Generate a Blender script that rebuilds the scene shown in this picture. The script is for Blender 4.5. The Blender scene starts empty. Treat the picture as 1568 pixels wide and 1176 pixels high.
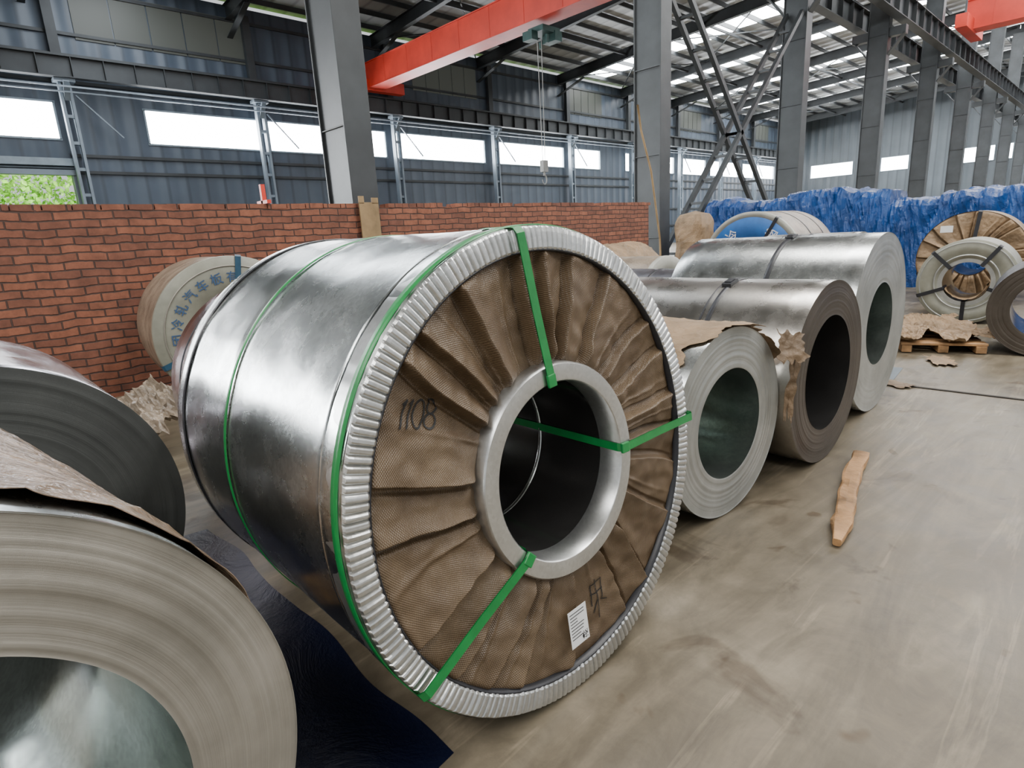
import bpy, math, random
from math import sin, cos, pi, radians, sqrt, atan2, tan
from mathutils import Vector, Matrix, noise
random.seed(7)
scene = bpy.context.scene
COL = scene.collection

# ------------------------------------------------------------------ materials
def new_mat(name):
    m = bpy.data.materials.new(name); m.use_nodes = True
    nt = m.node_tree
    b = nt.nodes['Principled BSDF']
    return m, nt, b
def N(nt, t, **kw):
    n = nt.nodes.new(t)
    for k, v in kw.items(): setattr(n, k, v)
    return n
def ramp(nt, fac, stops):
    r = nt.nodes.new('ShaderNodeValToRGB')
    e = r.color_ramp.elements
    e[0].position = stops[0][0]; e[0].color = (*stops[0][1], 1)
    e[1].position = stops[-1][0]; e[1].color = (*stops[-1][1], 1)
    for p, c in stops[1:-1]:
        x = e.new(p); x.color = (*c, 1)
    nt.links.new(fac, r.inputs[0])
    return r.outputs[0]
def coords(nt, scale=(1,1,1), rot=(0,0,0)):
    tc = N(nt, 'ShaderNodeTexCoord'); mp = N(nt, 'ShaderNodeMapping')
    mp.inputs['Scale'].default_value = scale; mp.inputs['Rotation'].default_value = rot
    nt.links.new(tc.outputs['Object'], mp.inputs[0]); return mp.outputs[0]
def noise_t(nt, vec, scale, detail=4, rough=.55, dist=0):
    n = N(nt, 'ShaderNodeTexNoise'); n.inputs['Scale'].default_value = scale
    n.inputs['Detail'].default_value = detail; n.inputs['Roughness'].default_value = rough
    n.inputs['Distortion'].default_value = dist
    nt.links.new(vec, n.inputs['Vector']); return n.outputs['Fac']
def maprange(nt, v, a, b):
    m = N(nt, 'ShaderNodeMapRange'); m.inputs['From Min'].default_value = .3; m.inputs['From Max'].default_value = .7
    m.inputs['To Min'].default_value = a; m.inputs['To Max'].default_value = b
    nt.links.new(v, m.inputs['Value']); return m.outputs[0]
def bump(nt, b, h, strength=.3, dist=.01):
    n = N(nt, 'ShaderNodeBump'); n.inputs['Strength'].default_value = strength; n.inputs['Distance'].default_value = dist
    nt.links.new(h, n.inputs['Height']); nt.links.new(n.outputs[0], b.inputs['Normal']); return n

def simple(name, col, rough=.6, metal=0., var=.15, scale=4, bs=.15, bd=.01, col2=None, bscale=6):
    m, nt, b = new_mat(name)
    v = coords(nt); f = noise_t(nt, v, scale, 6)
    c2 = col2 or tuple(min(1, c*(1+var*2)) for c in col)
    c1 = tuple(c*(1-var) for c in col)
    nt.links.new(ramp(nt, f, [(.3, c1), (.7, c2)]), b.inputs['Base Color'])
    b.inputs['Roughness'].default_value = rough; b.inputs['Metallic'].default_value = metal
    if bs: bump(nt, b, noise_t(nt, v, scale*bscale, 4), bs, bd)
    return m

def metal_side(name, c1, c2, r1=.22, r2=.42, spangle=.0, metal=1.0, bs=.03):
    m, nt, b = new_mat(name)
    v = coords(nt)
    f = noise_t(nt, v, 3, 5, .6, .5)
    vo = N(nt, 'ShaderNodeTexVoronoi'); vo.inputs['Scale'].default_value = 95
    nt.links.new(v, vo.inputs['Vector'])
    base = ramp(nt, f, [(.3, c1), (.7, c2)])
    mix = N(nt, 'ShaderNodeMixRGB', blend_type='MULTIPLY'); mix.inputs[0].default_value = spangle
    nt.links.new(base, mix.inputs[1])
    bw = N(nt, 'ShaderNodeRGBToBW'); nt.links.new(vo.outputs['Color'], bw.inputs[0])
    nt.links.new(ramp(nt, bw.outputs[0], [(.2, (.6,.6,.6)), (.8, (1,1,1))]), mix.inputs[2])
    nt.links.new(mix.outputs[0], b.inputs['Base Color'])
    b.inputs['Metallic'].default_value = metal
    g = noise_t(nt, v, 5, 6, .65)
    nt.links.new(maprange(nt, g, r1, r2), b.inputs['Roughness'])
    bump(nt, b, noise_t(nt, v, 8, 4, .55), bs, .01)
    return m

def radius_out(nt):
    tc = N(nt, 'ShaderNodeTexCoord'); sx = N(nt, 'ShaderNodeSeparateXYZ')
    nt.links.new(tc.outputs['Object'], sx.inputs[0])
    cx = N(nt, 'ShaderNodeCombineXYZ'); nt.links.new(sx.outputs[0], cx.inputs[0]); nt.links.new(sx.outputs[2], cx.inputs[1])
    ln = N(nt, 'ShaderNodeVectorMath', operation='LENGTH'); nt.links.new(cx.outputs[0], ln.inputs[0])
    return ln.outputs['Value'], tc
def face_mat(name, c1, c2, rough=.4, metal=.75, freq=200):
    m, nt, b = new_mat(name)
    r, tc = radius_out(nt)
    cv = N(nt, 'ShaderNodeCombineXYZ'); nt.links.new(r, cv.inputs[0])
    f = noise_t(nt, cv.outputs[0], freq, 8, .85)
    f2 = noise_t(nt, tc.outputs['Object'], 3, 5, .6)
    ad = N(nt, 'ShaderNodeMath', operation='ADD'); nt.links.new(f, ad.inputs[0]); nt.links.new(f2, ad.inputs[1])
    hf = N(nt, 'ShaderNodeMath', operation='MULTIPLY'); hf.inputs[1].default_value = .5; nt.links.new(ad.outputs[0], hf.inputs[0])
    nt.links.new(ramp(nt, hf.outputs[0], [(.38, c1), (.60, c2)]), b.inputs['Base Color'])
    b.inputs['Metallic'].default_value = metal; b.inputs['Roughness'].default_value = rough
    bump(nt, b, f, .45, .004)
    return m

M = {}
M['galv'] = metal_side('galvanized_steel', (.52,.545,.54), (.66,.68,.67), .19, .33, .45, 1, .05)
M['galv_dull'] = metal_side('steel_dull', (.35,.33,.30), (.46,.44,.41), .22, .36, .2, 1)
M['galv_purple'] = metal_side('steel_cold_rolled', (.42,.39,.41), (.54,.51,.53), .16, .30, .1, 1)
M['dark_steel'] = metal_side('dark_steel', (.12,.12,.13), (.20,.20,.22), .3, .5, .1)
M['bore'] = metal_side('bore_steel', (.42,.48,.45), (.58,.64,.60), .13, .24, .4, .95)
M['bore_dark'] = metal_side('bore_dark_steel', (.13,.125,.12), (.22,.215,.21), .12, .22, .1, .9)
M['crimp'] = metal_side('crimped_zinc_strip', (.56,.57,.56), (.70,.71,.70), .28, .40, .25, .95)
M['face'] = face_mat('coil_edge_silver', (.29,.30,.285), (.52,.53,.505), .40, .7, 180)
M['face_tan'] = face_mat('coil_edge_warm', (.19,.18,.15), (.40,.375,.325), .48, .5, 320)
M['face_dark'] = face_mat('coil_edge_dark', (.05,.053,.052), (.095,.10,.095), .5, .4, 250)
M['face_brown'] = face_mat('coil_edge_brown', (.055,.044,.034), (.11,.092,.074), .42, .6, 200)
M['white'] = simple('white_cover', (.34,.34,.30), .45, 0, .10, 5)
M['dustwhite'] = simple('dusty_white_cover', (.23,.23,.185), .45, 0, .15, 5)
M['bluecover'] = simple('blue_cover', (.02,.11,.34), .4, 0, .15, 5)
M['kraft'] = simple('kraft_paper', (.22,.147,.082), .6, 0, .25, 5, .5, .02)
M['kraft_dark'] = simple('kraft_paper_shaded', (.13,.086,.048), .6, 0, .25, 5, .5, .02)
M['kraft_shiny'] = simple('kraft_paper_glossy', (.175,.12,.08), .24, 0, .28, 6, .9, .02, None, 4)
M['plasticwrap'] = simple('dusty_plastic', (.20,.16,.118), .3, 0, .3, 6, .4, .02)
M['green'] = simple('green_strap', (.008,.20,.045), .35, 0, .1, 20, .05)
M['black'] = simple('black_strap', (.015,.016,.02), .4, 0, .1, 20, .05)
M['bluestrap'] = simple('blue_strap', (.02,.07,.12), .4, 0, .1, 20, .05)
M['ink'] = simple('marker_ink', (.010,.010,.010), .6, 0, 0, 20, 0)
M['label'] = simple('label_paper', (.75,.76,.76), .5, 0, .02, 20, 0)
M['bluetxt'] = simple('blue_text', (.04,.09,.19), .6, 0, 0, 20, 0)
M['wood'] = simple('raw_wood', (.27,.15,.065), .7, 0, .5, 6, .5, .01)
M['ply'] = simple('plywood', (.26,.175,.085), .7, 0, .2, 4, .2)
M['col'] = simple('column_paint', (.042,.047,.050), .45, .1, .2, 1.5, .1)
M['beam'] = simple('roof_steel_paint', (.030,.034,.037), .55, .1, .2, 1.0, .1)
M['post'] = simple('wall_post_paint', (.18,.22,.26), .5, .1, .15, 1.0, .1)
M['red'] = simple('crane_red_paint', (.58,.045,.025), .45, 0, .12, 1.0, .05)
M['hoist'] = simple('hoist_green_paint', (.02,.06,.055), .5, .2, .2, 3, .1)
M['frame'] = simple('window_frame', (.22,.27,.31), .5, .2, .1, 3, 0)
M['leaf'] = simple('foliage', (.26,.54,.06), .6, 0, .4, 3, 0)
M['clear'] = simple('cable_grey', (.35,.35,.34), .5, 0, .1, 3, 0)

def emis(name, col, s):
    m, nt, b = new_mat(name)
    b.inputs['Base Color'].default_value = (*col, 1)
    b.inputs['Emission Color'].default_value = (*col, 1); b.inputs['Emission Strength'].default_value = s
    return m
M['pane'] = emis('daylit_glazing', (.95,.975,1), 30)
M['sky'] = emis('daylit_roof_panel', (.95,.98,1), 24)
M['dim'] = emis('translucent_wall_panel', (.048,.052,.045), .5)

def cladding(name, col, axis, freq):
    m, nt, b = new_mat(name)
    tc = N(nt, 'ShaderNodeTexCoord'); sx = N(nt, 'ShaderNodeSeparateXYZ'); nt.links.new(tc.outputs['Object'], sx.inputs[0])
    mu = N(nt, 'ShaderNodeMath', operation='MULTIPLY'); mu.inputs[1].default_value = freq*2*pi; nt.links.new(sx.outputs[axis], mu.inputs[0])
    sn = N(nt, 'ShaderNodeMath', operation='SINE'); nt.links.new(mu.outputs[0], sn.inputs[0])
    f = noise_t(nt, tc.outputs['Object'], .25, 5)
    base = ramp(nt, f, [(.3, tuple(c*.8 for c in col)), (.7, tuple(c*1.25 for c in col))])
    line = ramp(nt, sn.outputs[0], [(-.0, (1,1,1)), (.75,(1,1,1)), (1.0, (.6,.6,.6))])
    mix = N(nt, 'ShaderNodeMixRGB', blend_type='MULTIPLY'); mix.inputs[0].default_value = .8
    nt.links.new(base, mix.inputs[1]); nt.links.new(line, mix.inputs[2])
    nt.links.new(mix.outputs[0], b.inputs['Base Color'])
    b.inputs['Roughness'].default_value = .45
    bump(nt, b, sn.outputs[0], .6, .04)
    return m
M['clad'] = cladding('wall_cladding', (.062,.082,.110), 0, 1.2)  # blue tint in the wall colour stands in for haze
M['clad_end'] = cladding('end_wall_cladding', (.070,.085,.098), 1, 1.2)
M['roof'] = cladding('roof_cladding', (.30,.31,.31), 0, 1.0)

def brick_mat():
    m, nt, b = new_mat('red_brick')
    tc = N(nt, 'ShaderNodeTexCoord'); sx = N(nt, 'ShaderNodeSeparateXYZ'); nt.links.new(tc.outputs['Object'], sx.inputs[0])
    nn = noise_t(nt, tc.outputs['Object'], 3, 4)
    ad = N(nt, 'ShaderNodeMath', operation='MULTIPLY_ADD'); ad.inputs[1].default_value = .07; nt.links.new(nn, ad.inputs[0]); nt.links.new(sx.outputs[2], ad.inputs[2])
    sm = N(nt, 'ShaderNodeMath', operation='ADD'); nt.links.new(sx.outputs[0], sm.inputs[0]); nt.links.new(sx.outputs[1], sm.inputs[1])
    cx = N(nt, 'ShaderNodeCombineXYZ'); nt.links.new(sm.outputs[0], cx.inputs[0]); nt.links.new(ad.outputs[0], cx.inputs[1])
    br = N(nt, 'ShaderNodeTexBrick')
    br.inputs['Color1'].default_value = (.27,.102,.058,1); br.inputs['Color2'].default_value = (.155,.062,.040,1)
    br.inputs['Mortar'].default_value = (.065,.038,.030,1); br.inputs['Scale'].default_value = 1
    br.inputs['Mortar Size'].default_value = .009; br.inputs['Brick Width'].default_value = .25; br.inputs['Row Height'].default_value = .08
    br.inputs['Mortar Smooth'].default_value = .5
    nt.links.new(cx.outputs[0], br.inputs['Vector'])
    f = noise_t(nt, tc.outputs['Object'], 7, 6, .7)
    mix = N(nt, 'ShaderNodeMixRGB', blend_type='MULTIPLY'); mix.inputs[0].default_value = .9
    nt.links.new(br.outputs['Color'], mix.inputs[1]); nt.links.new(ramp(nt, f, [(.3,(.6,.6,.6)),(.7,(1.35,1.32,1.3))]), mix.inputs[2])
    nt.links.new(mix.outputs[0], b.inputs['Base Color']); b.inputs['Roughness'].default_value = .85
    inv = N(nt, 'ShaderNodeMath', operation='SUBTRACT'); inv.inputs[0].default_value = 1; nt.links.new(br.outputs['Fac'], inv.inputs[1])
    bump(nt, b, inv.outputs[0], .8, .02)
    return m
M['brick'] = brick_mat()

def floor_mat():
    m, nt, b = new_mat('dusty_concrete')
    v = coords(nt)
    f1 = noise_t(nt, v, .7, 8, .65, 1.2); f2 = noise_t(nt, v, 5, 9, .75, .6)
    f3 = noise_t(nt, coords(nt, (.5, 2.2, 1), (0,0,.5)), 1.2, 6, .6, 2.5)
    c1 = ramp(nt, f1, [(.3,(.092,.074,.048)), (.55,(.132,.109,.074)), (.75,(.178,.151,.108))])
    c2 = ramp(nt, f2, [(.3,(.70,.70,.70)), (.7,(1.2,1.2,1.2))])
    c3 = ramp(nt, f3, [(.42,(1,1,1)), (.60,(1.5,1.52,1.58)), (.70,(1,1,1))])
    def mul(a, c, fac=1):
        x = N(nt, 'ShaderNodeMixRGB', blend_type='MULTIPLY'); x.inputs[0].default_value = fac
        nt.links.new(a, x.inputs[1]); nt.links.new(c, x.inputs[2]); return x.outputs[0]
    o = mul(mul(c1, c2), c3, .85)
    f4 = noise_t(nt, v, 1.9, 5, .6, .8)
    o = mul(o, ramp(nt, f4, [(.33,(.60,.55,.50)), (.40,(1,1,1))]))
    f5 = noise_t(nt, v, 4.3, 3, .5, .4)
    o = mul(o, ramp(nt, f5, [(.29,(.62,.52,.40)), (.33,(1,1,1))]))
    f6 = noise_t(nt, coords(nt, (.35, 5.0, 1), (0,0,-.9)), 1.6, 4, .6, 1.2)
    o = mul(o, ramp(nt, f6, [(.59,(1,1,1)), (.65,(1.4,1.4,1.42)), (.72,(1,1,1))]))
    nt.links.new(o, b.inputs['Base Color'])
    nt.links.new(maprange(nt, f2, .34, .54), b.inputs['Roughness'])
    bump(nt, b, f2, .15, .01)
    return m
M['floor'] = floor_mat()
M['slab'] = simple('pale_concrete', (.165,.14,.10), .55, 0, .2, 2, .1)
M['joint'] = simple('slab_joint', (.03,.025,.02), .8, 0, .1, 2, 0)
M['plate'] = simple('blue_grey_plate', (.09,.115,.135), .45, .2, .1, 2, .05)

def tarp_mat(name, c1, c2, rough=.25, bs=.7):
    m, nt, b = new_mat(name)
    v = coords(nt); f = noise_t(nt, v, 1.5, 6, .6, .5)
    nt.links.new(ramp(nt, f, [(.3, c1), (.7, c2)]), b.inputs['Base Color'])
    b.inputs['Roughness'].default_value = rough
    bump(nt, b, noise_t(nt, v, 3, 6, .7, 1.0), bs, .08)
    return m
M['tarp'] = tarp_mat('blue_tarpaulin', (.006,.038,.15), (.014,.085,.31), .2, .9)
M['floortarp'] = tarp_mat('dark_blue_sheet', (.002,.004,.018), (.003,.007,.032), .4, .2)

def fabric_mat():
    m, nt, b = new_mat('woven_wrap_paper')
    r, tc = radius_out(nt)
    sx = N(nt, 'ShaderNodeSeparateXYZ'); nt.links.new(tc.outputs['Object'], sx.inputs[0])
    an = N(nt, 'ShaderNodeMath', operation='ARCTAN2'); nt.links.new(sx.outputs[2], an.inputs[0]); nt.links.new(sx.outputs[0], an.inputs[1])
    def wave(src, k):
        mu = N(nt, 'ShaderNodeMath', operation='MULTIPLY'); mu.inputs[1].default_value = k; nt.links.new(src, mu.inputs[0])
        s = N(nt, 'ShaderNodeMath', operation='SINE'); nt.links.new(mu.outputs[0], s.inputs[0]); return s.outputs[0]
    w1 = wave(r, 1000); w2 = wave(an.outputs[0], 440)
    ml = N(nt, 'ShaderNodeMath', operation='MULTIPLY'); nt.links.new(w1, ml.inputs[0]); nt.links.new(w2, ml.inputs[1])
    f = noise_t(nt, tc.outputs['Object'], 6, 6, .65)
    base = ramp(nt, f, [(.3,(.105,.068,.037)), (.7,(.185,.128,.074))])
    lw = ramp(nt, ml.outputs[0], [(-.0,(.82,.82,.82)), (1,(1.16,1.16,1.16))])
    mix = N(nt, 'ShaderNodeMixRGB', blend_type='MULTIPLY'); mix.inputs[0].default_value = 1
    nt.links.new(base, mix.inputs[1]); nt.links.new(lw, mix.inputs[2]); nt.links.new(mix.outputs[0], b.inputs['Base Color'])
    b.inputs['Roughness'].default_value = .38
    bump(nt, b, ml.outputs[0], .35, .003)
    return m
M['fabric'] = fabric_mat()

# ------------------------------------------------------------------ mesh helpers
def empty(name, loc=(0,0,0), yaw=0, parent=None):
    e = bpy.data.objects.new(name, None); COL.objects.link(e)
    e.location = loc; e.rotation_euler = (0,0,yaw); e.empty_display_size = .2
    if parent: e.parent = parent
    return e
def mobj(name, verts, faces, mats, fm=None, parent=None, smooth=True, loc=None, yaw=0):
    me = bpy.data.meshes.new(name); me.from_pydata([tuple(v) for v in verts], [], faces)
    for m in (mats if isinstance(mats, (list,tuple)) else [mats]): me.materials.append(m)
    if fm: me.polygons.foreach_set('material_index', fm)
    me.polygons.foreach_set('use_smooth', [smooth]*len(me.polygons))
    me.update()
    o = bpy.data.objects.new(name, me); COL.objects.link(o)
    if parent: o.parent = parent
    if loc is not None: o.location = loc
    o.rotation_euler = (0,0,yaw)
    return o
class Batch:
    def __init__(s): s.v=[]; s.f=[]; s.m=[]
    def box(s, c, d, mi=0, rot=None):
        i=len(s.v)
        for x in (-.5,.5):
            for y in (-.5,.5):
                for z in (-.5,.5):
                    p=Vector((x*d[0],y*d[1],z*d[2]))
                    if rot is not None: p=rot@p
                    s.v.append(p+Vector(c))
        for q in ((0,1,3,2),(4,6,7,5),(0,4,5,1),(2,3,7,6),(0,2,6,4),(1,5,7,3)):
            s.f.append([i+k for k in q]); s.m.append(mi)
    def beam(s, a, b, w, h, mi=0, up=Vector((0,0,1))):
        a=Vector(a); b=Vector(b); d=(b-a); L=d.length; d.normalize()
        if abs(d.dot(up))>.98: up=Vector((0,1,0))
        sx=d.cross(up).normalized(); uz=sx.cross(d)
        rot=Matrix((sx,d,uz)).transposed()
        s.box((a+b)/2,(w,L,h),mi,rot)
    def hbeam(s, a, b, w, h, t=.02, mi=0):
        a=Vector(a); b=Vector(b); o=Vector((0,0,h/2))
        s.beam(a,b,t,h,mi); s.beam(a+o,b+o,w,t,mi); s.beam(a-o,b-o,w,t,mi)
    def build(s, name, mats, parent=None, bevel=0, loc=None, yaw=0):
        o=mobj(name,s.v,s.f,mats,s.m,parent,False,loc,yaw)
        if bevel:
            b=o.modifiers.new('bevel','BEVEL'); b.width=bevel; b.segments=2; b.limit_method='ANGLE'
        return o

def lathe(name, strips, mats, parent, segs=144, wob=None):
    V=[];F=[];FM=[]
    for prof, mi in strips:
        b=len(V); n=len(prof)
        for k in range(segs):
            a=2*pi*k/segs
            for (r,y) in prof:
                rr=r+(wob(a,y,r) if wob else 0)
                V.append((rr*cos(a),y,rr*sin(a)))
        for k in range(segs):
            k2=(k+1)%segs
            for j in range(n-1):
                F.append([b+k*n+j,b+k*n+j+1,b+k2*n+j+1,b+k2*n+j]); FM.append(mi)
    return mobj(name,V,F,mats,FM,parent)

def coil(name, loc, yaw, R, r, L, side='galv', face='face', bore='bore', seed=1, tel=.0018, straps=(), strapmat='black', ring=None):
    rnd=random.Random(seed)
    root=empty(name,(loc[0],loc[1],R+.004 if len(loc)<3 else loc[2]),yaw)
    nf=44; fp=[]; y=0
    for k in range(nf+1):
        rr=r+(R-r)*k/nf
        y=max(-tel,min(tel,y+rnd.uniform(-tel,tel)*.8))
        fp.append((rr,y if 0<k<nf else 0))
    ny=10
    sp=[(R-.002,0),(R,.003)]+[(R,L*(k+1)/ny) for k in range(ny-1)]+[(R,L-.003),(R-.002,L)]
    bp=[(r,0)]+[(r,L*(k+1)/10) for k in range(10)]
    kp=[(r,L),((r+R)/2,L),(R-.002,L)]
    s1=seed*7.3
    def wob(a,y,rr):
        if rr<r*1.01: return .0015*noise.noise(Vector((cos(a)*2.5+s1,sin(a)*2.5,y*2)))
        if rr<R*.98: return 0
        return .0022*noise.noise(Vector((cos(a)*2+s1,sin(a)*2,y*2.5)))
    lathe('coil_body',[(fp,1),(sp,0),(bp,2),(kp,1)],[M[side],M[face],M[bore]],root,wob=wob)
    for i,(ys,w) in enumerate(straps):
        strap_ring(root,'strap_%d'%(i+1),R,ys,w,strapmat)
    if ring:
        r0,r1,mt=ring
        lathe('end_cover',[([(r0,-.004),(r0,-.010),(r1-.004,-.010),(r1-.001,-.006),(r1,.05)],0)],[M[mt]],root)
    return root
def strap_ring(root,nm,R,ys,w,mt):
    t=.004
    lathe(nm,[([(R+.001,ys-w/2),(R+t,ys-w/2+.001),(R+t,ys+w/2-.001),(R+.001,ys+w/2)],0)],[M[mt]],root)
def clip(root,R,ang,ys,mt='clear',s=(.06,.05,.012)):
    b=Batch(); rot=Matrix.Rotation(-(ang-pi/2),3,'Y')
    b.box((cos(ang)*(R+.009),ys,sin(ang)*(R+.009)),s,0,rot)
    b.box((cos(ang)*(R+.016),ys,sin(ang)*(R+.016)),(s[0]*.6,s[1]*.7,s[2]),0,rot)
    return b.build('strap_clip',[M[mt]],root,.002)
def face_strap(root,nm,ang,r0,r1,w,y,mt,bore_len=.3,ang_out=None):
    ao=ang if ang_out is None else ang_out
    prof=[(r0-.004,bore_len,0),(r0-.006,y+.02,0),(r0+.004,y-.002,0),((r0+r1)/2,y+.002,.5),(r1-.01,y,1),(r1+.006,y+.012,1),(r1+.007,.12,1)]
    pi_=Vector((cos(ang),sin(ang)))*r0; po=Vector((cos(ao),sin(ao)))*r1; dd=(po-pi_).normalized(); tx,tz=-dd.y,dd.x
    V=[];F=[]
    for off in (0,.003):
        for (rr,yy,t) in prof:
            if t==.5: c=(pi_+po)/2
            else:
                a=ang if t==0 else ao; c=Vector((cos(a)*rr,sin(a)*rr))
            for sgn in (-1,1):
                o = off if yy<.02 else 0
                V.append((c.x+tx*w/2*sgn, yy-o, c.y+tz*w/2*sgn))
    n=len(prof)
    for k in range(n-1):
        F.append([2*k,2*k+1,2*k+3,2*k+2]); q=2*n; F.append([q+2*k,q+2*k+2,q+2*k+3,q+2*k+1])
    return mobj(nm,V,F,[M[mt]],None,root,False)

def ridge(P):
    return 1-abs(noise.noise(P))*2.2
def paper(root,nm,R,a0,a1,y0,y1,mt,amp=.012,seed=0,na=70,ny=50,lift=.008,rag=.12):
    V=[];F=[]
    for i in range(na+1):
        for j in range(ny+1):
            u=i/na; v=j/ny
            e0=rag*noise.noise(Vector((u*6+seed,1.3,0)))+rag*.4*noise.noise(Vector((u*25+seed,4.3,0)))
            e1=rag*noise.noise(Vector((u*6+seed,9.3,0)))
            ea=rag*noise.noise(Vector((v*5+seed,2.2,0)))+rag*.4*noise.noise(Vector((v*20+seed,7.7,0)))
            eb=rag*noise.noise(Vector((v*5+seed,6.2,0)))+rag*.4*noise.noise(Vector((v*22+seed,3.7,0)))
            y=(y0+e0)*(1-v)+(y1+e1)*v
            a=(a0+ea)*(1-u)+(a1+eb)*u
            P=Vector((cos(a)*3*R+seed,y*3,sin(a)*3*R))
            h=lift+amp*(.5+.8*noise.noise(P))+amp*.5*max(0,ridge(P*1.3))**3+amp*.35*max(0,ridge(P*3.1+Vector((3,1,2))))**3
            h=max(.003,h)
            V.append((cos(a)*(R+h),y,sin(a)*(R+h)))
    for i in range(na):
        for j in range(ny):
            q=i*(ny+1)+j; F.append([q,q+1,q+ny+2,q+ny+1])
    o=mobj(nm,V,F,[M[mt]],None,root,False)
    s=o.modifiers.new('thickness','SOLIDIFY'); s.thickness=.0012
    return o

def pleats(root,nm,r0,r1,n,mt,amp=.046,seed=3,base=.018,nr=44,na=1440):
    rnd=random.Random(seed)
    sp=[rnd.uniform(.5,1.5) for _ in range(n)]; tot=sum(sp)
    ei=[0]
    for s in sp: ei.append(ei[-1]+s/tot*2*pi)
    jit=[rnd.uniform(-.07,.07)-.07 for _ in range(n)]; jit.append(jit[0])
    amps=[rnd.uniform(.45,1.0) for _ in range(n)]; kind=[rnd.random() for _ in range(n)]
    pw=[rnd.uniform(.8,2.4) for _ in range(n)]
    def h(th,r):
        t=(r-r0)/(r1-r0); t=max(0,min(1,t))
        b=[ei[k]+jit[k]*t+.010*sin(5*t+k*1.7) for k in range(n)]; b.append(b[0]+2*pi)
        th=(th-b[0])%(2*pi)+b[0]
        for k in range(n):
            if b[k]<=th<b[k+1]: break
        wdt=b[k+1]-b[k]; u=(th-b[k])/wdt
        dw=min(.2,.009/(wdt*max(r,.1)))
        if u<1-dw: prof=(u/(1-dw))**pw[k]
        else: prof=1-(u-(1-dw))/dw
        if u<2.2*dw: prof-=.38*sin(u/(2.2*dw)*pi)
        if kind[k]>.45:
            q=.42+.12*sin(k*3+t*2); prof+=.22*math.exp(-((u-q)/.05)**2)*(1-.6*t)
        prof+=.12*sin(u*2*pi*1.5+k)*(1-t)
        env=(sin(min(1,t*7)*pi/2))*(sin(min(1,(1-t)*14)*pi/2))
        A=amp*amps[k]*(1-.30*t)
        w=.008*noise.noise(Vector((cos(th)*r*9,sin(th)*r*9,seed)))+.007*noise.noise(Vector((cos(th)*r*22,sin(th)*r*22,seed)))
        return base-(A*prof+w)*env
    V=[];F=[]
    for i in range(na):
        a=2*pi*i/na
        for j in range(nr+1):
            r=r0+(r1-r0)*j/nr
            V.append((cos(a)*r,h(a,r),sin(a)*r))
    for i in range(na):
        i2=(i+1)%na
        for j in range(nr):
            F.append([i*(nr+1)+j,i*(nr+1)+j+1,i2*(nr+1)+j+1,i2*(nr+1)+j])
    mobj(nm,V,F,[M[mt]],None,root)
    return h

def fluted(root,nm,r0,R,n,mt):
    V=[];F=[];na=n*6
    prof=[(R+.003,.09,0),(R+.004,.01,0),(R+.002,-.004,.2),(R-.003,-.009,1),(R-.015,-.011,1),((r0+R)/2,-.012,1),(r0+.008,-.012,1),(r0,-.008,.4),(r0-.002,.012,0)]
    m=len(prof)
    for i in range(na):
        a=2*pi*i/na
        fl=(-1.5,.4,1,1,.9,.4)[i%6]*(.75+.5*noise.noise(Vector((cos(a)*40,sin(a)*40,5))))
        j=.0015*noise.noise(Vector((cos(a)*20,sin(a)*20,0)))
        for (r,y,k) in prof:
            V.append((cos(a)*(r+j),y-k*(fl*.004)+k*j,sin(a)*(r+j)))
    for i in range(na):
        i2=(i+1)%na
        for j in range(m-1):
            F.append([i*m+j,i*m+j+1,i2*m+j+1,i2*m+j])
    return mobj(nm,V,F,[M[mt]],None,root,False)

def strokes(root,nm,polys,cx,cz,s,slant,h,mt,w=.0035,rot=0):
    V=[];F=[]
    for pl in polys:
        pts=[]
        for a,b in zip(pl[:-1],pl[1:]):
            for k in range(9):
                t=k/8; x=(a[0]*(1-t)+b[0]*t); z=(a[1]*(1-t)+b[1]*t)
                x+=z*slant
                pts.append((cx+s*(x*cos(rot)-z*sin(rot)),cz+s*(x*sin(rot)+z*cos(rot))))
        for k in range(len(pts)-1):
            (x0,z0),(x1,z1)=pts[k],pts[k+1]; dx,dz=x1-x0,z1-z0; L=sqrt(dx*dx+dz*dz)
            if L<1e-6: continue
            nx,nz=-dz/L*w/2,dx/L*w/2; i=len(V)
            for (x,z) in ((x0+nx,z0+nz),(x0-nx,z0-nz),(x1-nx,z1-nz),(x1+nx,z1+nz)):
                V.append((x,h(atan2(z,x),sqrt(x*x+z*z))-.003,z))
            F.append([i,i+1,i+2,i+3])
    return mobj(nm,V,F,[M[mt]],None,root,False)

def text(root,nm,body,loc,size,mt,roty=0):
    c=bpy.data.curves.new(nm,'FONT'); c.body=body; c.size=size; c.align_x='CENTER'; c.align_y='CENTER'; c.extrude=.0008; c.offset=.001
    o=bpy.data.objects.new(nm,c); COL.objects.link(o); o.parent=root; o.location=loc
    o.rotation_euler=(pi/2,roty,0); c.materials.append(M[mt]); return o

# ------------------------------------------------------------------ building
YW=31.0; XE=77.0; YC=8.0; BAY=7.7; CX0=4.6
EAVE=12.2
def roofz(y):
    return EAVE+(YW-y)/16 if y>YC else EAVE+(YW-YC)/16-(YC-y)/16

def grid_plane(name,x0,x1,y0,y1,z,mat):
    return mobj(name,[(x0,y0,z),(x1,y0,z),(x1,y1,z),(x0,y1,z)],[[0,1,2,3]],[mat],None,None,False)
b=Batch(); b.box((28,8,-.1),(104,50,.2)); b.build('floor',[M['floor']])
grid_plane('outside_ground',-60,60,33,90,-.12,M['leaf'])

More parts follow.
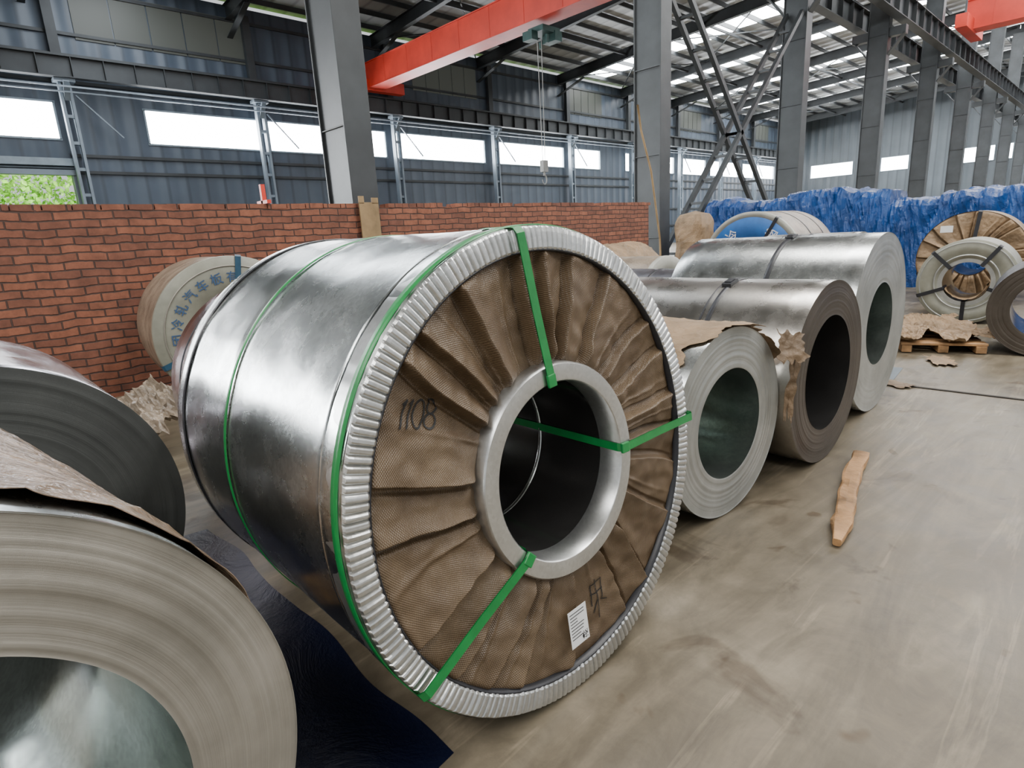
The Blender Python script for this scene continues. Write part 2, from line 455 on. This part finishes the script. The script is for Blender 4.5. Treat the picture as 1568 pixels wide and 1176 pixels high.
wins=[(-3.5,4.9),(8.1,13.0),(13.5,16.6),(17.1,20.3),(20.9,27.9),(28.7,35.8),(36.4,40.2),(43.6,51.2),(52.6,57),(58,64),(65,73)]
Z0,Z1=6.2,7.62
b=Batch(); T=.2
b.box(((-24-23)/2,YW+T/2,4.9),(1,T,9.8)); b.box((-14,YW+T/2,1.0),(18,T,2.0)); b.box((-4,YW+T/2,3.1),(2,T,6.2))
b.box(((5+XE)/2,YW+T/2,2.45),(XE-5,T,4.9))
b.box(((XE-3)/2,YW+T/2,(4.9+Z0)/2),(XE+3,T,Z0-4.9))
px=-5
for (a,c) in wins+[(XE,XE)]:
    if a>px: b.box(((px+a)/2,YW+T/2,(Z0+Z1)/2),(a-px,T,Z1-Z0))
    px=c
b.box(((XE-24)/2,YW+T/2,(Z1+EAVE+.3)/2),(XE+24,T,EAVE+.3-Z1))
b.build('wall_left',[M['clad']])
for i,(a,c) in enumerate(wins):
    w=Batch()
    w.box(((a+c)/2,YW+.12,(Z0+Z1)/2),(c-a,.02,Z1-Z0),0)
    for z in (Z0,Z1): w.box(((a+c)/2,YW-.02,z),(c-a+.1,.08,.07),1)
    for x in (a,c): w.box((x,YW-.02,(Z0+Z1)/2),(.07,.08,Z1-Z0),1)
    w.build('window_%d'%(i+1),[M['pane'],M['frame']])
w=Batch(); w.box((-14,YW+.12,4.81),(18,.02,5.62),0)  # unseen glowing glazing, added to give the main coil its highlight streak
for k in range(7): w.box((-23+3*k,YW+.02,4.81),(.1,.1,5.62),1)
for z in (2,4.0,6.0,7.62): w.box((-14,YW+.02,z),(18,.1,.08),1)
w.build('window_18',[M['pane'],M['frame']])
b=Batch()
for x,w_ in ((9.6,7.0),(25,5),(38.4,4.2),(54,4),(69,4)):
    for q in range(5):
        b.box((x-w_/2+w_*(q+.5)/5,YW-.03,11.0),(w_/5-.05,.04,1.9))
b.build('trim_1',[M['dim']])
b=Batch()
for z in (1.6,3.1,4.95,5.6,8.4,9.4,10.2,11.85):
    x0=5.1 if z<8 else -24
    b.box(((x0+XE)/2,YW-.06,z),(XE-x0,.1,.12))
b.build('trim_2',[M['beam']])
b=Batch(); b.box((5.08,YW-.13,2.45),(.16,.2,4.9),0); b.box((-3.05,YW-.13,2.45),(.16,.2,4.9),0)
b.box((1,YW-.18,4.9),(8.3,.3,.2),0); b.box((1,YW-.2,5.3),(8.3,.35,.28),1)
for k in range(5): b.box((1,YW-.1,5.0+.1*k),(8.2,.06,.06),1)
b.build('door_1',[M['post'],M['frame']])

b=Batch()
ew=[(9.8,10.7),(11.2,12.0),(12.5,13.7),(18.4,21.0),(23.8,28.3)]
b.box((XE+.1,(YW-17)/2,3.05),(.2,YW+17,6.1)); b.box((XE+.1,(YW-17)/2,(7.5+15)/2),(.2,YW+17,7.5))
py=-17
for (a,c) in ew+[(YW,YW)]:
    if a>py: b.box((XE+.1,(py+a)/2,6.8),(.2,a-py,1.4))
    py=c
b.build('wall_far',[M['clad_end']])
for i,(a,c) in enumerate(ew):
    w=Batch(); w.box((XE+.12,(a+c)/2,6.8),(.02,c-a,1.4),0)
    for z in (6.1,7.5): w.box((XE-.02,(a+c)/2,z),(.08,c-a+.1,.07),1)
    for y in (a,c): w.box((XE-.02,y,6.8),(.08,.07,1.4),1)
    w.build('window_%d'%(i+12),[M['pane'],M['frame']])

V=[(-24,YW+.3,EAVE),(XE,YW+.3,EAVE),(XE,YC,roofz(YC)),(-24,YC,roofz(YC)),(XE,-17,roofz(-17)),(-24,-17,roofz(-17))]
V=[(x,y,z+.55) for x,y,z in V]
mobj('ceiling',V,[[0,1,2,3],[3,2,4,5]],[M['roof']],None,None,False)
b=Batch()
for xs,ww in ((38.5,3),(46.2,2.4),(54,3),(61.5,3),(69.2,3)):
    y=YW-.8
    while y>YC+1:
        b.box((xs,y-.65,roofz(y-.65)+.5),(ww,1.15,.04),0); y-=1.5
for xs in (30.8,38.5,46.2,54,61.5,69.2):
    y=YC-1
    while y>-16:
        b.box((xs,y-.65,roofz(y-.65)+.5),(3.0,1.15,.04),0); y-=1.5
b.build('window_17',[M['sky']])
b=Batch(); y=YW-.8
while y>-16:
    z=roofz(y)+.4; b.box(((XE-24)/2,y,z),(XE+24,.07,.22)); y-=1.5
for y in (25,19.5,14,2,-4,-10): b.box(((XE-24)/2,y,roofz(y)-.1),(XE+24,.12,.12))
b.build('roof_purlins',[M['beam']])
b=Batch(); k=-3
while CX0+BAY*k<XE:
    x=CX0+BAY*k
    b.hbeam((x,YW,EAVE-.05),(x,YC,roofz(YC)-.05),.28,.6); b.hbeam((x,YC,roofz(YC)-.05),(x,-17,roofz(-17)-.05),.28,.6)
    b.beam((x,YC+3.2,roofz(YC)-.45),(x,YC,roofz(YC)-1.1),.25,.04); b.beam((x,YC-3.2,roofz(YC)-.45),(x,YC,roofz(YC)-1.1),.25,.04)
    b.beam((x,YW-2.5,EAVE-.3),(x,YW,EAVE-1.1),.25,.04)
    k+=1
for k in (2,4,6,8):
    x=CX0+BAY*k
    for y0,y1 in ((YW,23.5),(23.5,16),(16,8.2)):
        b.beam((x,y0,roofz(y0)+.1),(x+BAY,y1,roofz(y1)+.1),.06,.06); b.beam((x+BAY,y0,roofz(y0)+.1),(x,y1,roofz(y1)+.1),.06,.06)
b.build('roof_rafters',[M['beam']])

k=0
while CX0+BAY*k<XE-1:
    x=CX0+BAY*k
    c=Batch()
    H=roofz(YC)-.3
    for s in (-1,1): c.box((0,s*.33,H/2),(.42,.03,H))
    c.box((0,0,H/2),(.03,.66,H))
    c.box((0,0,.02),(.7,.9,.04))
    for z in (1.2,3.0,4.8,6.6,8.0): c.box((0,0,z),(.40,.64,.02))
    c.box((.16,0,H/2),(.02,.64,H)); c.box((-.16,0,H/2),(.02,.64,H))
    for s in (-1,1):
        c.box((0,s*.6,8.05),(.3,.6,.3)); c.beam((0,s*.34,7.3),(0,s*.85,7.95),.3,.04)
    c.build('steel_column',[M['col']],None,.006,(x,YC,0))
    k+=1
for nm,y in (('crane_runway',YW-.9),('crane_runway',YC+.75),('crane_runway',YC-.75)):
    root=empty(nm,(0,y,0))
    c=Batch(); c.hbeam((-24,0,8.75),(XE-.5,0,8.75),.35,.75,.03); c.box(((XE-24)/2,0,9.18),(XE+23,.07,.1))
    k=0
    while -23+1.1*k<XE-1: c.box((-23+1.1*k,0,8.75),(.02,.33,.72)); k+=1
    c.build('runway_beam',[M['beam']],root)
    if y>20:
        c=Batch(); k=-3
        while 5.3+BAY*k<XE-1:
            x=5.3+BAY*k; yy=.35
            for s in (-1,1): c.box((x+s*.16,yy,4.2),(.10,.3,8.4),0)
            for z in range(1,9): c.box((x,yy,z),(.3,.2,.12),0)
            c.box((x,yy-.1,8.3),(.7,.5,.12),0)
            c.beam((x,yy-.1,7.6),(x,yy-.6,8.2),.2,.08,0)
            c.beam((x+.3,yy-.1,7.8),(x+1.7,yy-.1,6.3),.08,.05,0)
            c.box((x,yy+.30,10.2),(.35,.25,3.8),1)
            k+=1
        c.box((26,-.25,8.0),(100,.06,.06),0); c.box((26,-.05,7.85),(100,.05,.05),0)
        c.build('runway_posts',[M['post'],M['beam']],root)

c=Batch(); xb,xc=CX0+BAY+.25,CX0+2*BAY-.25
for yy in (YC-.22,YC+.22):
    for (a,d) in (((xb,.2),(xc,7.3)),((xb,7.3),(xc,.2)),((xb,7.9),(xc,13)),((xb,13),(xc,7.9))):
        c.beam((a[0],yy,a[1]),(d[0],yy,d[1]),.10,.12)
for k in range(1,12):
    t=k/12
    for (z0,z1) in ((.2,7.3),(7.3,.2),(7.9,13),(13,7.9)):
        z=z0*(1-t)+z1*t; c.box((xb*(1-t)+xc*t,YC,z),(.10,.42,.06))
c.build('cross_bracing',[M['col']])

def crane(x,y0,y1,ytrol,hook):
    r=empty('overhead_crane',(x,(y0+y1)/2,0)); L=y1-y0
    c=Batch(); c.box((0,0,10.05),(.8,L,1.2)) 
    for z in (9.45,10.66): c.box((0,0,z),(.95,L,.04))
    for s in (-1,1): c.box((0,s*(L/2-.1),9.6),(3.6,.45,.55))
    n=int(L/2)
    for k in range(n): c.box((0,-L/2+1+2*k,10.05),(.83,.02,1.2))
    c.build('bridge_girder',[M['red']],r,.01)
    if hook:
        yt=ytrol-(y0+y1)/2
        h=Batch(); h.box((.3,yt,9.2),(1.0,.8,.2),0); h.box((.65,yt-.1,9.0),(.4,.7,.35),0); h.box((-.3,yt+.2,8.98),(.35,.5,.32),0)
        h.box((.1,yt-.3,8.85),(.12,.12,.3),0); h.box((.45,yt+.35,8.8),(.1,.1,.25),0)
        for s in (-.12,.12): h.beam((s,yt,8.9),(s*.6,yt,4.3),.02,.02,1)
        h.box((0,yt,4.15),(.28,.2,.45),1)
        h.build('hoist_trolley',[M['hoist'],M['clear']],r)
        V=[];F=[];n=18
        for i in range(n+1):
            a=radians(90-i*15); cx,cz=.13*cos(a),3.62+.17*sin(a)
            for j in range(6):
                p=2*pi*j/6; rr=.035*(1-.5*i/n); V.append((cx+rr*cos(p)*cos(a),yt+rr*sin(p),cz+rr*cos(p)*sin(a)))
        for i in range(n):
            for j in range(6): F.append([i*6+j,i*6+(j+1)%6,(i+1)*6+(j+1)%6,(i+1)*6+j])
        mobj('hook',V,F,[M['clear']],None,r)
        hb=Batch(); hb.box((0,yt,3.88),(.07,.07,.2)); hb.build('hook_shank',[M['clear']],r)
crane(19.1,YC+1.0,YW-1.15,17.6,True)
crane(36.8,-15,YC-1.0,0,False)

# ------------------------------------------------------------------ brick wall
b=Batch(); YB=7.3; XB0=-.8
b.box(((11.1+XB0)/2,YB+.12,.95),(11.1-XB0,.24,1.9))
x=XB0
rr=random.Random(4)
while x<11:
    w=.24
    if rr.random()<.9: b.box((x+w/2,YB+.12+rr.uniform(-.01,.01),1.925+rr.uniform(-.004,.004)),(w-.012,.23,.055))
    x+=w
b.build('brick_wall',[M['brick']])
c=Batch(); c.box((0,0,.98),(.30,.02,1.96)); c.box((-.11,0,1.99),(.08,.02,.1)); c.box((.1,0,1.98),(.1,.02,.08)); c.build('plywood_board',[M['ply']],None,.002,(4.38,YB-.06,0),.05)
c=Batch(); c.box((3.05,YB+.1,2.07),(.05,.05,.22)); c.box((3.05,YB+.1,1.975),(.05,.3,.04)); c.build('red_stake',[M['red']])
def tube(nm,pts,r,mt,parent=None,seg=8):
    V=[];F=[]
    for i,p in enumerate(pts):
        p=Vector(p); d=(Vector(pts[min(i+1,len(pts)-1)])-Vector(pts[max(0,i-1)])).normalized()
        u=d.cross(Vector((.3,.9,.1))).normalized(); w=d.cross(u)
        for j in range(seg):
            a=2*pi*j/seg; V.append(p+u*cos(a)*r+w*sin(a)*r)
    for i in range(len(pts)-1):
        for j in range(seg): F.append([i*seg+j,i*seg+(j+1)%seg,(i+1)*seg+(j+1)%seg,(i+1)*seg+j])
    F.append(list(range(seg))); F.append([len(V)-1-k for k in range(seg)])
    return mobj(nm,V,F,[M[mt]],None,parent)
tube('bamboo_pole',[(11.95,7.5,0.0),(11.85,7.5,1.2),(11.5,7.5,2.6),(11.2,7.55,3.4),(11.15,7.6,3.9)],.022,'ply')

# ------------------------------------------------------------------ MAIN wrapped coil
R=.718; RI=.272; L=1.27
main=empty('wrapped_steel_coil',(1.255,1.14,R+.008),radians(-.4))
V=[];F=[];na=288;ny=70
for i in range(na):
    a=2*pi*i/na
    for j in range(ny+1):
        y=L*j/ny
        d=.0038*noise.noise(Vector((cos(a)*3,sin(a)*3,y*4)))+.0011*noise.noise(Vector((cos(a)*9,sin(a)*9,y*9)))
        d+= .003 if y<.10 else (.0035 if y>L-.10 else 0)
        d-= .002 if (.72<y<.77) else 0
        if y>.985*L: d-=.012*(y/L-.985)/.015
        V.append((cos(a)*(R+d),y,sin(a)*(R+d)))
for i in range(na):
    i2=(i+1)%na
    for j in range(ny): F.append([i*(ny+1)+j,i*(ny+1)+j+1,i2*(ny+1)+j+1,i2*(ny+1)+j])
mobj('wrapper_body',V,F,[M['galv']],None,main)
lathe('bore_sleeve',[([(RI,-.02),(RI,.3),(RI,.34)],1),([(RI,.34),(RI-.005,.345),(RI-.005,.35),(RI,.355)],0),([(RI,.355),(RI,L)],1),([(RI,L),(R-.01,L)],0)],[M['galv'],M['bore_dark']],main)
lathe('core_ring',[([(RI-.001,.06),(RI-.002,-.024),(RI+.002,-.028)],0),([(RI+.002,-.028),(RI+.008,-.029),(RI+.050,-.028)],0),([(RI+.050,-.028),(RI+.055,-.022),(RI+.056,.02)],0)],[M['crimp']],main)
ph=pleats(main,'pleated_wrap',RI+.045,.660,22,'fabric',.052)
fluted(main,'crimped_edge_ring',.652,R,200,'crimp')
lathe('rim_black_band',[([(.648,.012),(.650,-.010),(.655,-.0105),(.655,.012)],0)],[M['black']],main)  # thin black border inside the crimped ring
strap_ring(main,'strap_front',R+.004,.024,.030,'green')
strap_ring(main,'strap_middle',R+.001,.745,.017,'green')
strap_ring(main,'strap_back',R+.002,1.18,.019,'black')
for i,(a,ao,w) in enumerate(((96,97,.030),(-1.5,-.5,.028),(225,213.5,.030))):
    face_strap(main,'strap_radial_%d'%(i+1),radians(a),RI,R,w,-.034,'green',.9 if i==1 else .25,radians(ao))
for a in (96,-1.5,225):
    bb=Batch(); rot=Matrix.Rotation(-(radians(a)),3,'Y')
    bb.box((cos(radians(a))*(RI+.012),-.036,sin(radians(a))*(RI+.012)),(.038,.010,.034),0,rot); bb.build('strap_corner_guard',[M['green']],main,.003)
lathe('side_wrapper_lip',[([(R+.003,.1),(R+.005,.102),(R+.005,.106),(R+.001,.108)],0)],[M['galv']],main)
one=[[(0,0),(.1,1)],[(0.1,1),(-.02,.8)]]
def shift(p,dx): return [[(x+dx,z) for x,z in q] for q in p]
zero=[[(.25*cos(t*pi/8),.5+.5*sin(t*pi/8)) for t in range(17)]]
eight=[[(.2*cos(t*pi/6)*1,.75+.25*sin(t*pi/6)) for t in range(13)],[(.24*cos(t*pi/6),.25+.26*sin(t*pi/6)) for t in range(13)]]
strokes(main,'handwriting_number',shift(one,0)+shift(one,.28)+shift(zero,.75)+shift(eight,1.3),-.530,.262,.070,.25,ph,'ink',.0048,-.25)
strokes(main,'handwriting_sign',[[(0,0),(.1,.9)],[(.1,.9),(.7,1)],[(.7,1),(.6,.1)],[(0,.5),(.7,.55)],[(.35,1.1),(.3,-.7)],[(.3,.2),(0,-.3)],[(.5,.1),(.9,-.1)]],.085,-.505,.08,0,ph,'ink',.0040,.1)
b=Batch(); ro=Matrix.Rotation(radians(-2),3,'Y'); lc=Vector((-.025,-.030,-.500))
def lbx(c,s,mi): b.box(lc+ro@Vector(c),s,mi,ro)
lbx((0,0,0),(.085,.001,.125),0); rr=random.Random(2)
for k in range(9):
    w=rr.uniform(.03,.068); lbx((-.036+w/2,-.001,.05-.0105*k),(w,.0006,.0022),1)
for i in range(9):
    for j in range(9):
        if rr.random()<.5: lbx((.012+.0028*i,-.001,-.052+.0028*j),(.0027,.0006,.0027),1)
b.build('label',[M['label'],M['ink']],main)
# the coil is slightly telescoped: top windings sit further back than the bottom ones
SH=tan(radians(5.6))
for o in main.children:
    for v in o.data.vertices: v.co.y+=SH*v.co.z

# ------------------------------------------------------------------ other coils, front row
c=coil('steel_coil',(-.24,.95),radians(7),.58,.39,1.15,'galv','face_tan','bore',seed=2)
paper(c,'torn_wrap',.58,radians(-4),radians(168),.075,1.08,'kraft_shiny',.013,3,170,150,.002,.045)
c=coil('steel_coil',(-.05,2.38),0,.565,.25,1.1,'galv_purple','face_dark','bore_dark',seed=3)
c=coil('steel_coil',(2.64,1.27),radians(-4),.474,.275,1.15,'galv','face','bore',seed=4)
paper(c,'torn_wrap',.474,radians(30),radians(138),.0,.9,'kraft',.014,11,80,80,.003,.12)
c=coil('steel_coil',(3.66,1.17),radians(-1),.538,.34,1.35,'galv_dull','face_brown','bore_dark',seed=5,straps=((.55,.03),(.6,.012)))
clip(c,.538,radians(105),.56,'black',(.1,.06,.02))
c=coil('steel_coil',(4.9,1.25),radians(0),.65,.30,1.4,'galv','face','bore',seed=6,straps=((.62,.04),))
clip(c,.65,radians(100),.62,'black',(.1,.06,.015))
c=coil('steel_coil',(7.3,2.1),0,.63,.3,1.0,'galv_dull','face_tan','bore',seed=7,straps=((.5,.03),))
coil('steel_coil',(1.46,2.82),radians(-2),.62,.3,1.0,'galv_purple','face_tan','bore',seed=8,straps=((.8,.015),))
c=coil('lettered_steel_coil',(1.95,5.75),radians(-6),.69,.28,1.1,'plasticwrap','face_tan','bore_dark',seed=9,ring=(.27,.695,'dustwhite'))
lathe('cover_rim',[([(.60,-.012),(.60,-.016),(.612,-.016),(.612,-.012)],0)],[M['face_tan']],c)
chars='集团冷轧汽车板有限公司'
for i,ch in enumerate(chars):
    a=radians(196-i*15.5)
    text(c,'letter_%d'%i,ch,(.50*cos(a),-.016,.50*sin(a)),.105,'bluetxt',-(a-pi/2))
face_strap(c,'strap_a',radians(82),.27,.70,.05,-.018,'bluestrap'); face_strap(c,'strap_b',radians(200),.27,.70,.05,-.018,'bluestrap')
coil('steel_coil',(5.5,3.05),0,.50,.26,.88,'dark_steel','face_dark','bore_dark',seed=12,straps=((.4,.03),))
c=coil('covered_steel_coil',(6.5,4.0),0,.54,.26,.95,'plasticwrap','face_tan','bore_dark',seed=13,ring=(.3,.545,'white'))
c=coil('paper_wrapped_coil',(7.1,5.8),radians(-90),.60,.26,1.3,'kraft','kraft','bore_dark',seed=14,straps=((.3,.03),(.9,.03)))
paper(c,'crumpled_wrap',.6,radians(0),radians(180),.0,1.25,'kraft',.03,5,60,60,.004,.05)
c=coil('blue_covered_coil',(9.3,4.25),radians(-90),.79,.2,1.4,'plasticwrap','face_tan','bore_dark',seed=15,straps=((.6,.035),(1.1,.035)),ring=(.71,.795,'white'))
lathe('blue_disc',[([(.18,-.006),(.18,-.012),(.708,-.012),(.715,-.006)],0)],[M['bluecover']],c)
text(c,'letter_a','钢',(.30,-.016,.42),.2,'label',radians(30)); text(c,'letter_b','卷',(.48,-.016,.2),.2,'label',radians(60))
text(c,'letter_c','冷',(-.30,-.016,.42),.2,'label',radians(-30))
face_strap(c,'strap_a',radians(60),.19,.79,.05,-.018,'black')
c=coil('ring_covered_coil',(9.5,1.5),radians(-86),.53,.25,1.0,'dustwhite','face','bore',seed=16,ring=(.3,.535,'dustwhite'))
lathe('ring_step',[([(.33,-.010),(.335,-.018),(.345,-.018),(.35,-.010)],0),([(.49,-.010),(.495,-.016),(.505,-.010)],0)],[M['face']],c)
for i,a in enumerate((55,135,200,270,340)): face_strap(c,'strap_%d'%i,radians(a),.245,.54,.045,-.020,'black')
paper(c,'core_paper',.21,radians(200),radians(350),-.03,.5,'kraft',.03,8,40,40,-.02,.05)
R2=.70
w2=empty('pleat_wrapped_coil',(11.5,1.8,R2+.01),radians(-86))
lathe('wrapper_body',[([(R2,0),(R2,.5),(R2,1.1)],0),([(R2,1.1),(.25,1.1)],0),([(.25,-.01),(.25,1.1)],1)],[M['kraft'],M['bore_dark']],w2)
pleats(w2,'pleated_wrap',.25,.70,19,'kraft',.09,8,.02,24,720)
face_strap(w2,'strap_a',radians(85),.25,R2,.05,-.06,'black'); face_strap(w2,'strap_b',radians(200),.25,R2,.05,-.06,'black')
b=Batch(); b.box((-.33,-.075,.45),(.16,.003,.1)); b.build('label_sheet',[M['label']],w2)
coil('steel_coil',(7.55,.54),radians(-84),.455,.27,1.0,'dark_steel','face_brown','bore_dark',seed=18)
coil('steel_coil',(9.7,-.6),radians(-84),.52,.27,1.0,'galv','face','bore',seed=19)

def sheet(nm,w,h,loc,rot,mt,amp=.03,seed=0,n=40,rag=.1,parent=None,thick=.002):
    V=[];F=[]
    for i in range(n+1):
        for j in range(n+1):
            u=i/n-.5; v=j/n-.5
            du=rag*noise.noise(Vector((v*5,seed,1)))*(2*u); dv=rag*noise.noise(Vector((u*5,seed,7)))*(2*v)
            x=(u+du)*w; y=(v+dv)*h
            z=amp*(noise.noise(Vector((x*5+seed,y*5,0)))+.6*abs(noise.noise(Vector((x*14+seed,y*14,0))))+.3*noise.noise(Vector((x*34,y*34,seed))))
            V.append((x,y,z+amp*.8))
    for i in range(n):
        for j in range(n):
            q=i*(n+1)+j; F.append([q,q+n+1,q+n+2,q+1])
    o=mobj(nm,V,F,[M[mt]],None,parent,False); o.location=loc; o.rotation_euler=rot
    s=o.modifiers.new('t','SOLIDIFY'); s.thickness=thick
    return o
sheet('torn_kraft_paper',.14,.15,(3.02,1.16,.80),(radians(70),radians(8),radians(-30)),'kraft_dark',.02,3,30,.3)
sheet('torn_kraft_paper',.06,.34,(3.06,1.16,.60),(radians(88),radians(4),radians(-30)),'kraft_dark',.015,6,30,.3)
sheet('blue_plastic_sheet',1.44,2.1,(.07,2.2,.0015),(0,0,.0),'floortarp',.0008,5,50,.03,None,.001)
sheet('steel_plate',.75,.55,(6.05,1.65,.004),(0,0,.1),'plate',.001,2,6,.0)
b=Batch(); b.box((8.8,-6,.003),(6.05,12,.006)); b.build('floor_slab_patch',[M['slab']])
b=Batch(); b.box((5.76,-3,.004),(.03,12,.008)); b.build('floor_joint',[M['joint']])
b=Batch()
for k in range(7): b.box((-.78+.26*k,0,.09),(.17,.75,.025))
for s in (-.32,0,.32): b.box((0,s,.04),(1.75,.09,.07))
b.build('wooden_pallet',[M['wood']],None,.003,(8.15,1.60,0.005),radians(22))
sheet('kraft_paper_pile',1.7,.95,(8.12,1.62,.115),(0,0,radians(24)),'kraft',.06,9,60,.2)
sheet('kraft_paper_scrap',.4,.2,(6.9,1.2,.01),(0,0,.4),'kraft',.012,19,24,.2)
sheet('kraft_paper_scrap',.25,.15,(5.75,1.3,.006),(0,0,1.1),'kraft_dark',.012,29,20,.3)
sheet('plastic_wrap_heap',.7,1.2,(.95,5.2,.1),(0,radians(-30),0),'plasticwrap',.16,31,40,.2)
sheet('cardboard_scrap',.22,.26,(.46,2.05,.02),(0,0,.3),'wood',.012,33,20,.1)
def log(nm,a,b_,w,h,mt,seed):
    V=[];F=[];n=28;a=Vector(a);b_=Vector(b_);d=(b_-a).normalized();s=d.cross(Vector((0,0,1))).normalized();m=12
    for i in range(n+1):
        t=i/n; p=a.lerp(b_,t); tap=1 if t<.85 else 1-(t-.85)/.15*.6
        for j in range(m):
            an=2*pi*j/m; ex=abs(cos(an))**.5*(1 if cos(an)>0 else -1); ez=abs(sin(an))**.5*(1 if sin(an)>0 else -1)
            k=1+.35*noise.noise(Vector((t*8,ex*1.3,seed+ez)))
            V.append(p+s*(ex*w/2*tap*k+.012*sin(t*5))+Vector((0,0,h/2+ez*h/2*(tap if ez>0 else 1)*(k if ez>0 else 1))))
    for i in range(n):
        for j in range(m): F.append([i*m+j,i*m+(j+1)%m,(i+1)*m+(j+1)%m,(i+1)*m+j])
    F.append(list(range(m))[::-1]); F.append([n*m+j for j in range(m)])
    return mobj(nm,V,F,[M[mt]],None,None,False)
log('timber_offcut',(3.80,1.00,.004),(2.64,.77,.004),.085,.05,'wood',2)

def bundle(nm,c,d,mt,seed,n=40,amp=.08):
    V=[];F=[]
    for i in range(n):
        a=2*pi*i/n
        for j in range(25):
            v=j/24; sx=abs(cos(a))**.5*(1 if cos(a)>0 else -1); sy=abs(sin(a))**.5*(1 if sin(a)>0 else -1)
            k=(1 if v<.8 else 1-((v-.8)/.2)**2*.4)*(1+amp*noise.noise(Vector((sx*2,sy*2,v*5+seed)))*1.5+.08*abs(noise.noise(Vector((sx*6,sy*6,v*9)))))
            if j==24: k=0.02
            V.append((sx*d[0]/2*k,sy*d[1]/2*k,v*d[2]))
    for i in range(n):
        i2=(i+1)%n
        for j in range(24): F.append([i*25+j,i2*25+j,i2*25+j+1,i*25+j+1])
    return mobj(nm,V,F,[M[mt]],None,None,False,c)
bundle('paper_wrapped_bundle',(12.4,6.95,0),(.7,.7,1.74),'kraft',3)

# blue tarpaulin draped over a long stack
V=[];F=[];ny=420;sec=[(0,0),(.02,.35),(0,.7),(.04,.93),(.14,1.0),(.5,1.02),(.86,1.0),(.96,.93),(1,.7),(.98,.35),(1,0)]
secs=[]
for a,b2 in zip(sec[:-1],sec[1:]):
    for k in range(5): secs.append((a[0]*(1-k/5)+b2[0]*k/5,a[1]*(1-k/5)+b2[1]*k/5))
secs.append(sec[-1]); m=len(secs)
for i in range(ny+1):
    y=-5+12.6*i/ny
    H=1.90+.07*noise.noise(Vector((y*.9,2,0)))+.05*noise.noise(Vector((y*4,5,0)))+(.08 if int(y/1.4)%2 else 0) -(.20 if y<3.6 else 0)
    for (u,v) in secs:
        f=.16*noise.noise(Vector((y*2,v*1.2+u,3)))+.22*abs(noise.noise(Vector((y*5+v*1.5,v*1.6,u*2))))+.12*abs(noise.noise(Vector((y*12-v*5,v*4,u*3))))
        V.append((14.0+u*1.3-f*(1 if u<.5 else -1)*(.4+v*.6),y,max(.0,v*H+(.07*noise.noise(Vector((y*5,u*5,1))) if v>.6 else 0))))
for i in range(ny):
    for j in range(m-1): F.append([i*m+j,i*m+j+1,(i+1)*m+j+1,(i+1)*m+j])
F.append([j for j in range(m)]); F.append([ny*m+j for j in range(m)][::-1])
mobj('blue_tarpaulin_stack',V,F,[M['tarp']],None,None,False)

V=[];F=[];rr=random.Random(5)
for k in range(9000):
    cx=rr.choice((-5,-2.5,0,2,4.2,6.5)); cz=rr.choice((1.0,2.4,3.8,5.0))
    p=Vector((cx+rr.gauss(0,1.0),37+rr.gauss(0,.8),max(.1,cz+rr.gauss(0,.7)))); s=rr.uniform(.08,.2)
    u=Vector((rr.gauss(0,1),rr.gauss(0,1),rr.gauss(0,1))).normalized()*s; w=u.cross(Vector((rr.gauss(0,1),rr.gauss(0,1),rr.gauss(0,1)))).normalized()*s*.6
    i=len(V); V+= [p-u,p+w,p+u,p-w]; F.append([i,i+1,i+2,i+3])
mobj('tree_hedge',V,F,[M['leaf']],None,None,False)

# ------------------------------------------------------------------ lights
w=bpy.data.worlds.new('overcast'); scene.world=w; w.use_nodes=True
bg=w.node_tree.nodes['Background']; bg.inputs[0].default_value=(.94,.97,1,1); bg.inputs[1].default_value=.85
def area(nm,loc,sx,sy,pw,col=(1,1,1),rot=(0,0,0)):
    l=bpy.data.lights.new(nm,'AREA'); l.shape='RECTANGLE'; l.size=sx; l.size_y=sy; l.energy=pw; l.color=col
    o=bpy.data.objects.new(nm,l); COL.objects.link(o); o.location=loc; o.rotation_euler=rot; return o
area('skylight_lamp',(7.5,-4,12.4),3,20,3800,(1,.975,.94))
area('skylight_lamp',(-8,2,12.4),3,24,3800,(1,.98,.95))
area('skylight_lamp',(7.5,19,12.6),3,20,2500,(.88,.94,1))
area('skylight_lamp',(23,-2,12.4),3,16,1800,(1,.98,.95))

# ------------------------------------------------------------------ camera
cam=bpy.data.cameras.new('camera'); co=bpy.data.objects.new('camera',cam); COL.objects.link(co)
az=radians(46.7); pt=radians(14.0); ro=radians(3.2)
h=Vector((cos(az),sin(az),0)); r0=Vector((sin(az),-cos(az),0)); z=Vector((0,0,1))
Fw=h*cos(pt)-z*sin(pt); U0=z*cos(pt)+h*sin(pt)
U=U0*cos(ro)+r0*sin(ro); Rr=r0*cos(ro)-U0*sin(ro)
mt=Matrix((Rr,U,-Fw)).transposed().to_4x4(); mt.translation=Vector((0,0,1.42))
co.matrix_world=mt
cam.sensor_width=36; cam.lens=1110/1920*36; cam.clip_start=.02; cam.clip_end=300
scene.camera=co
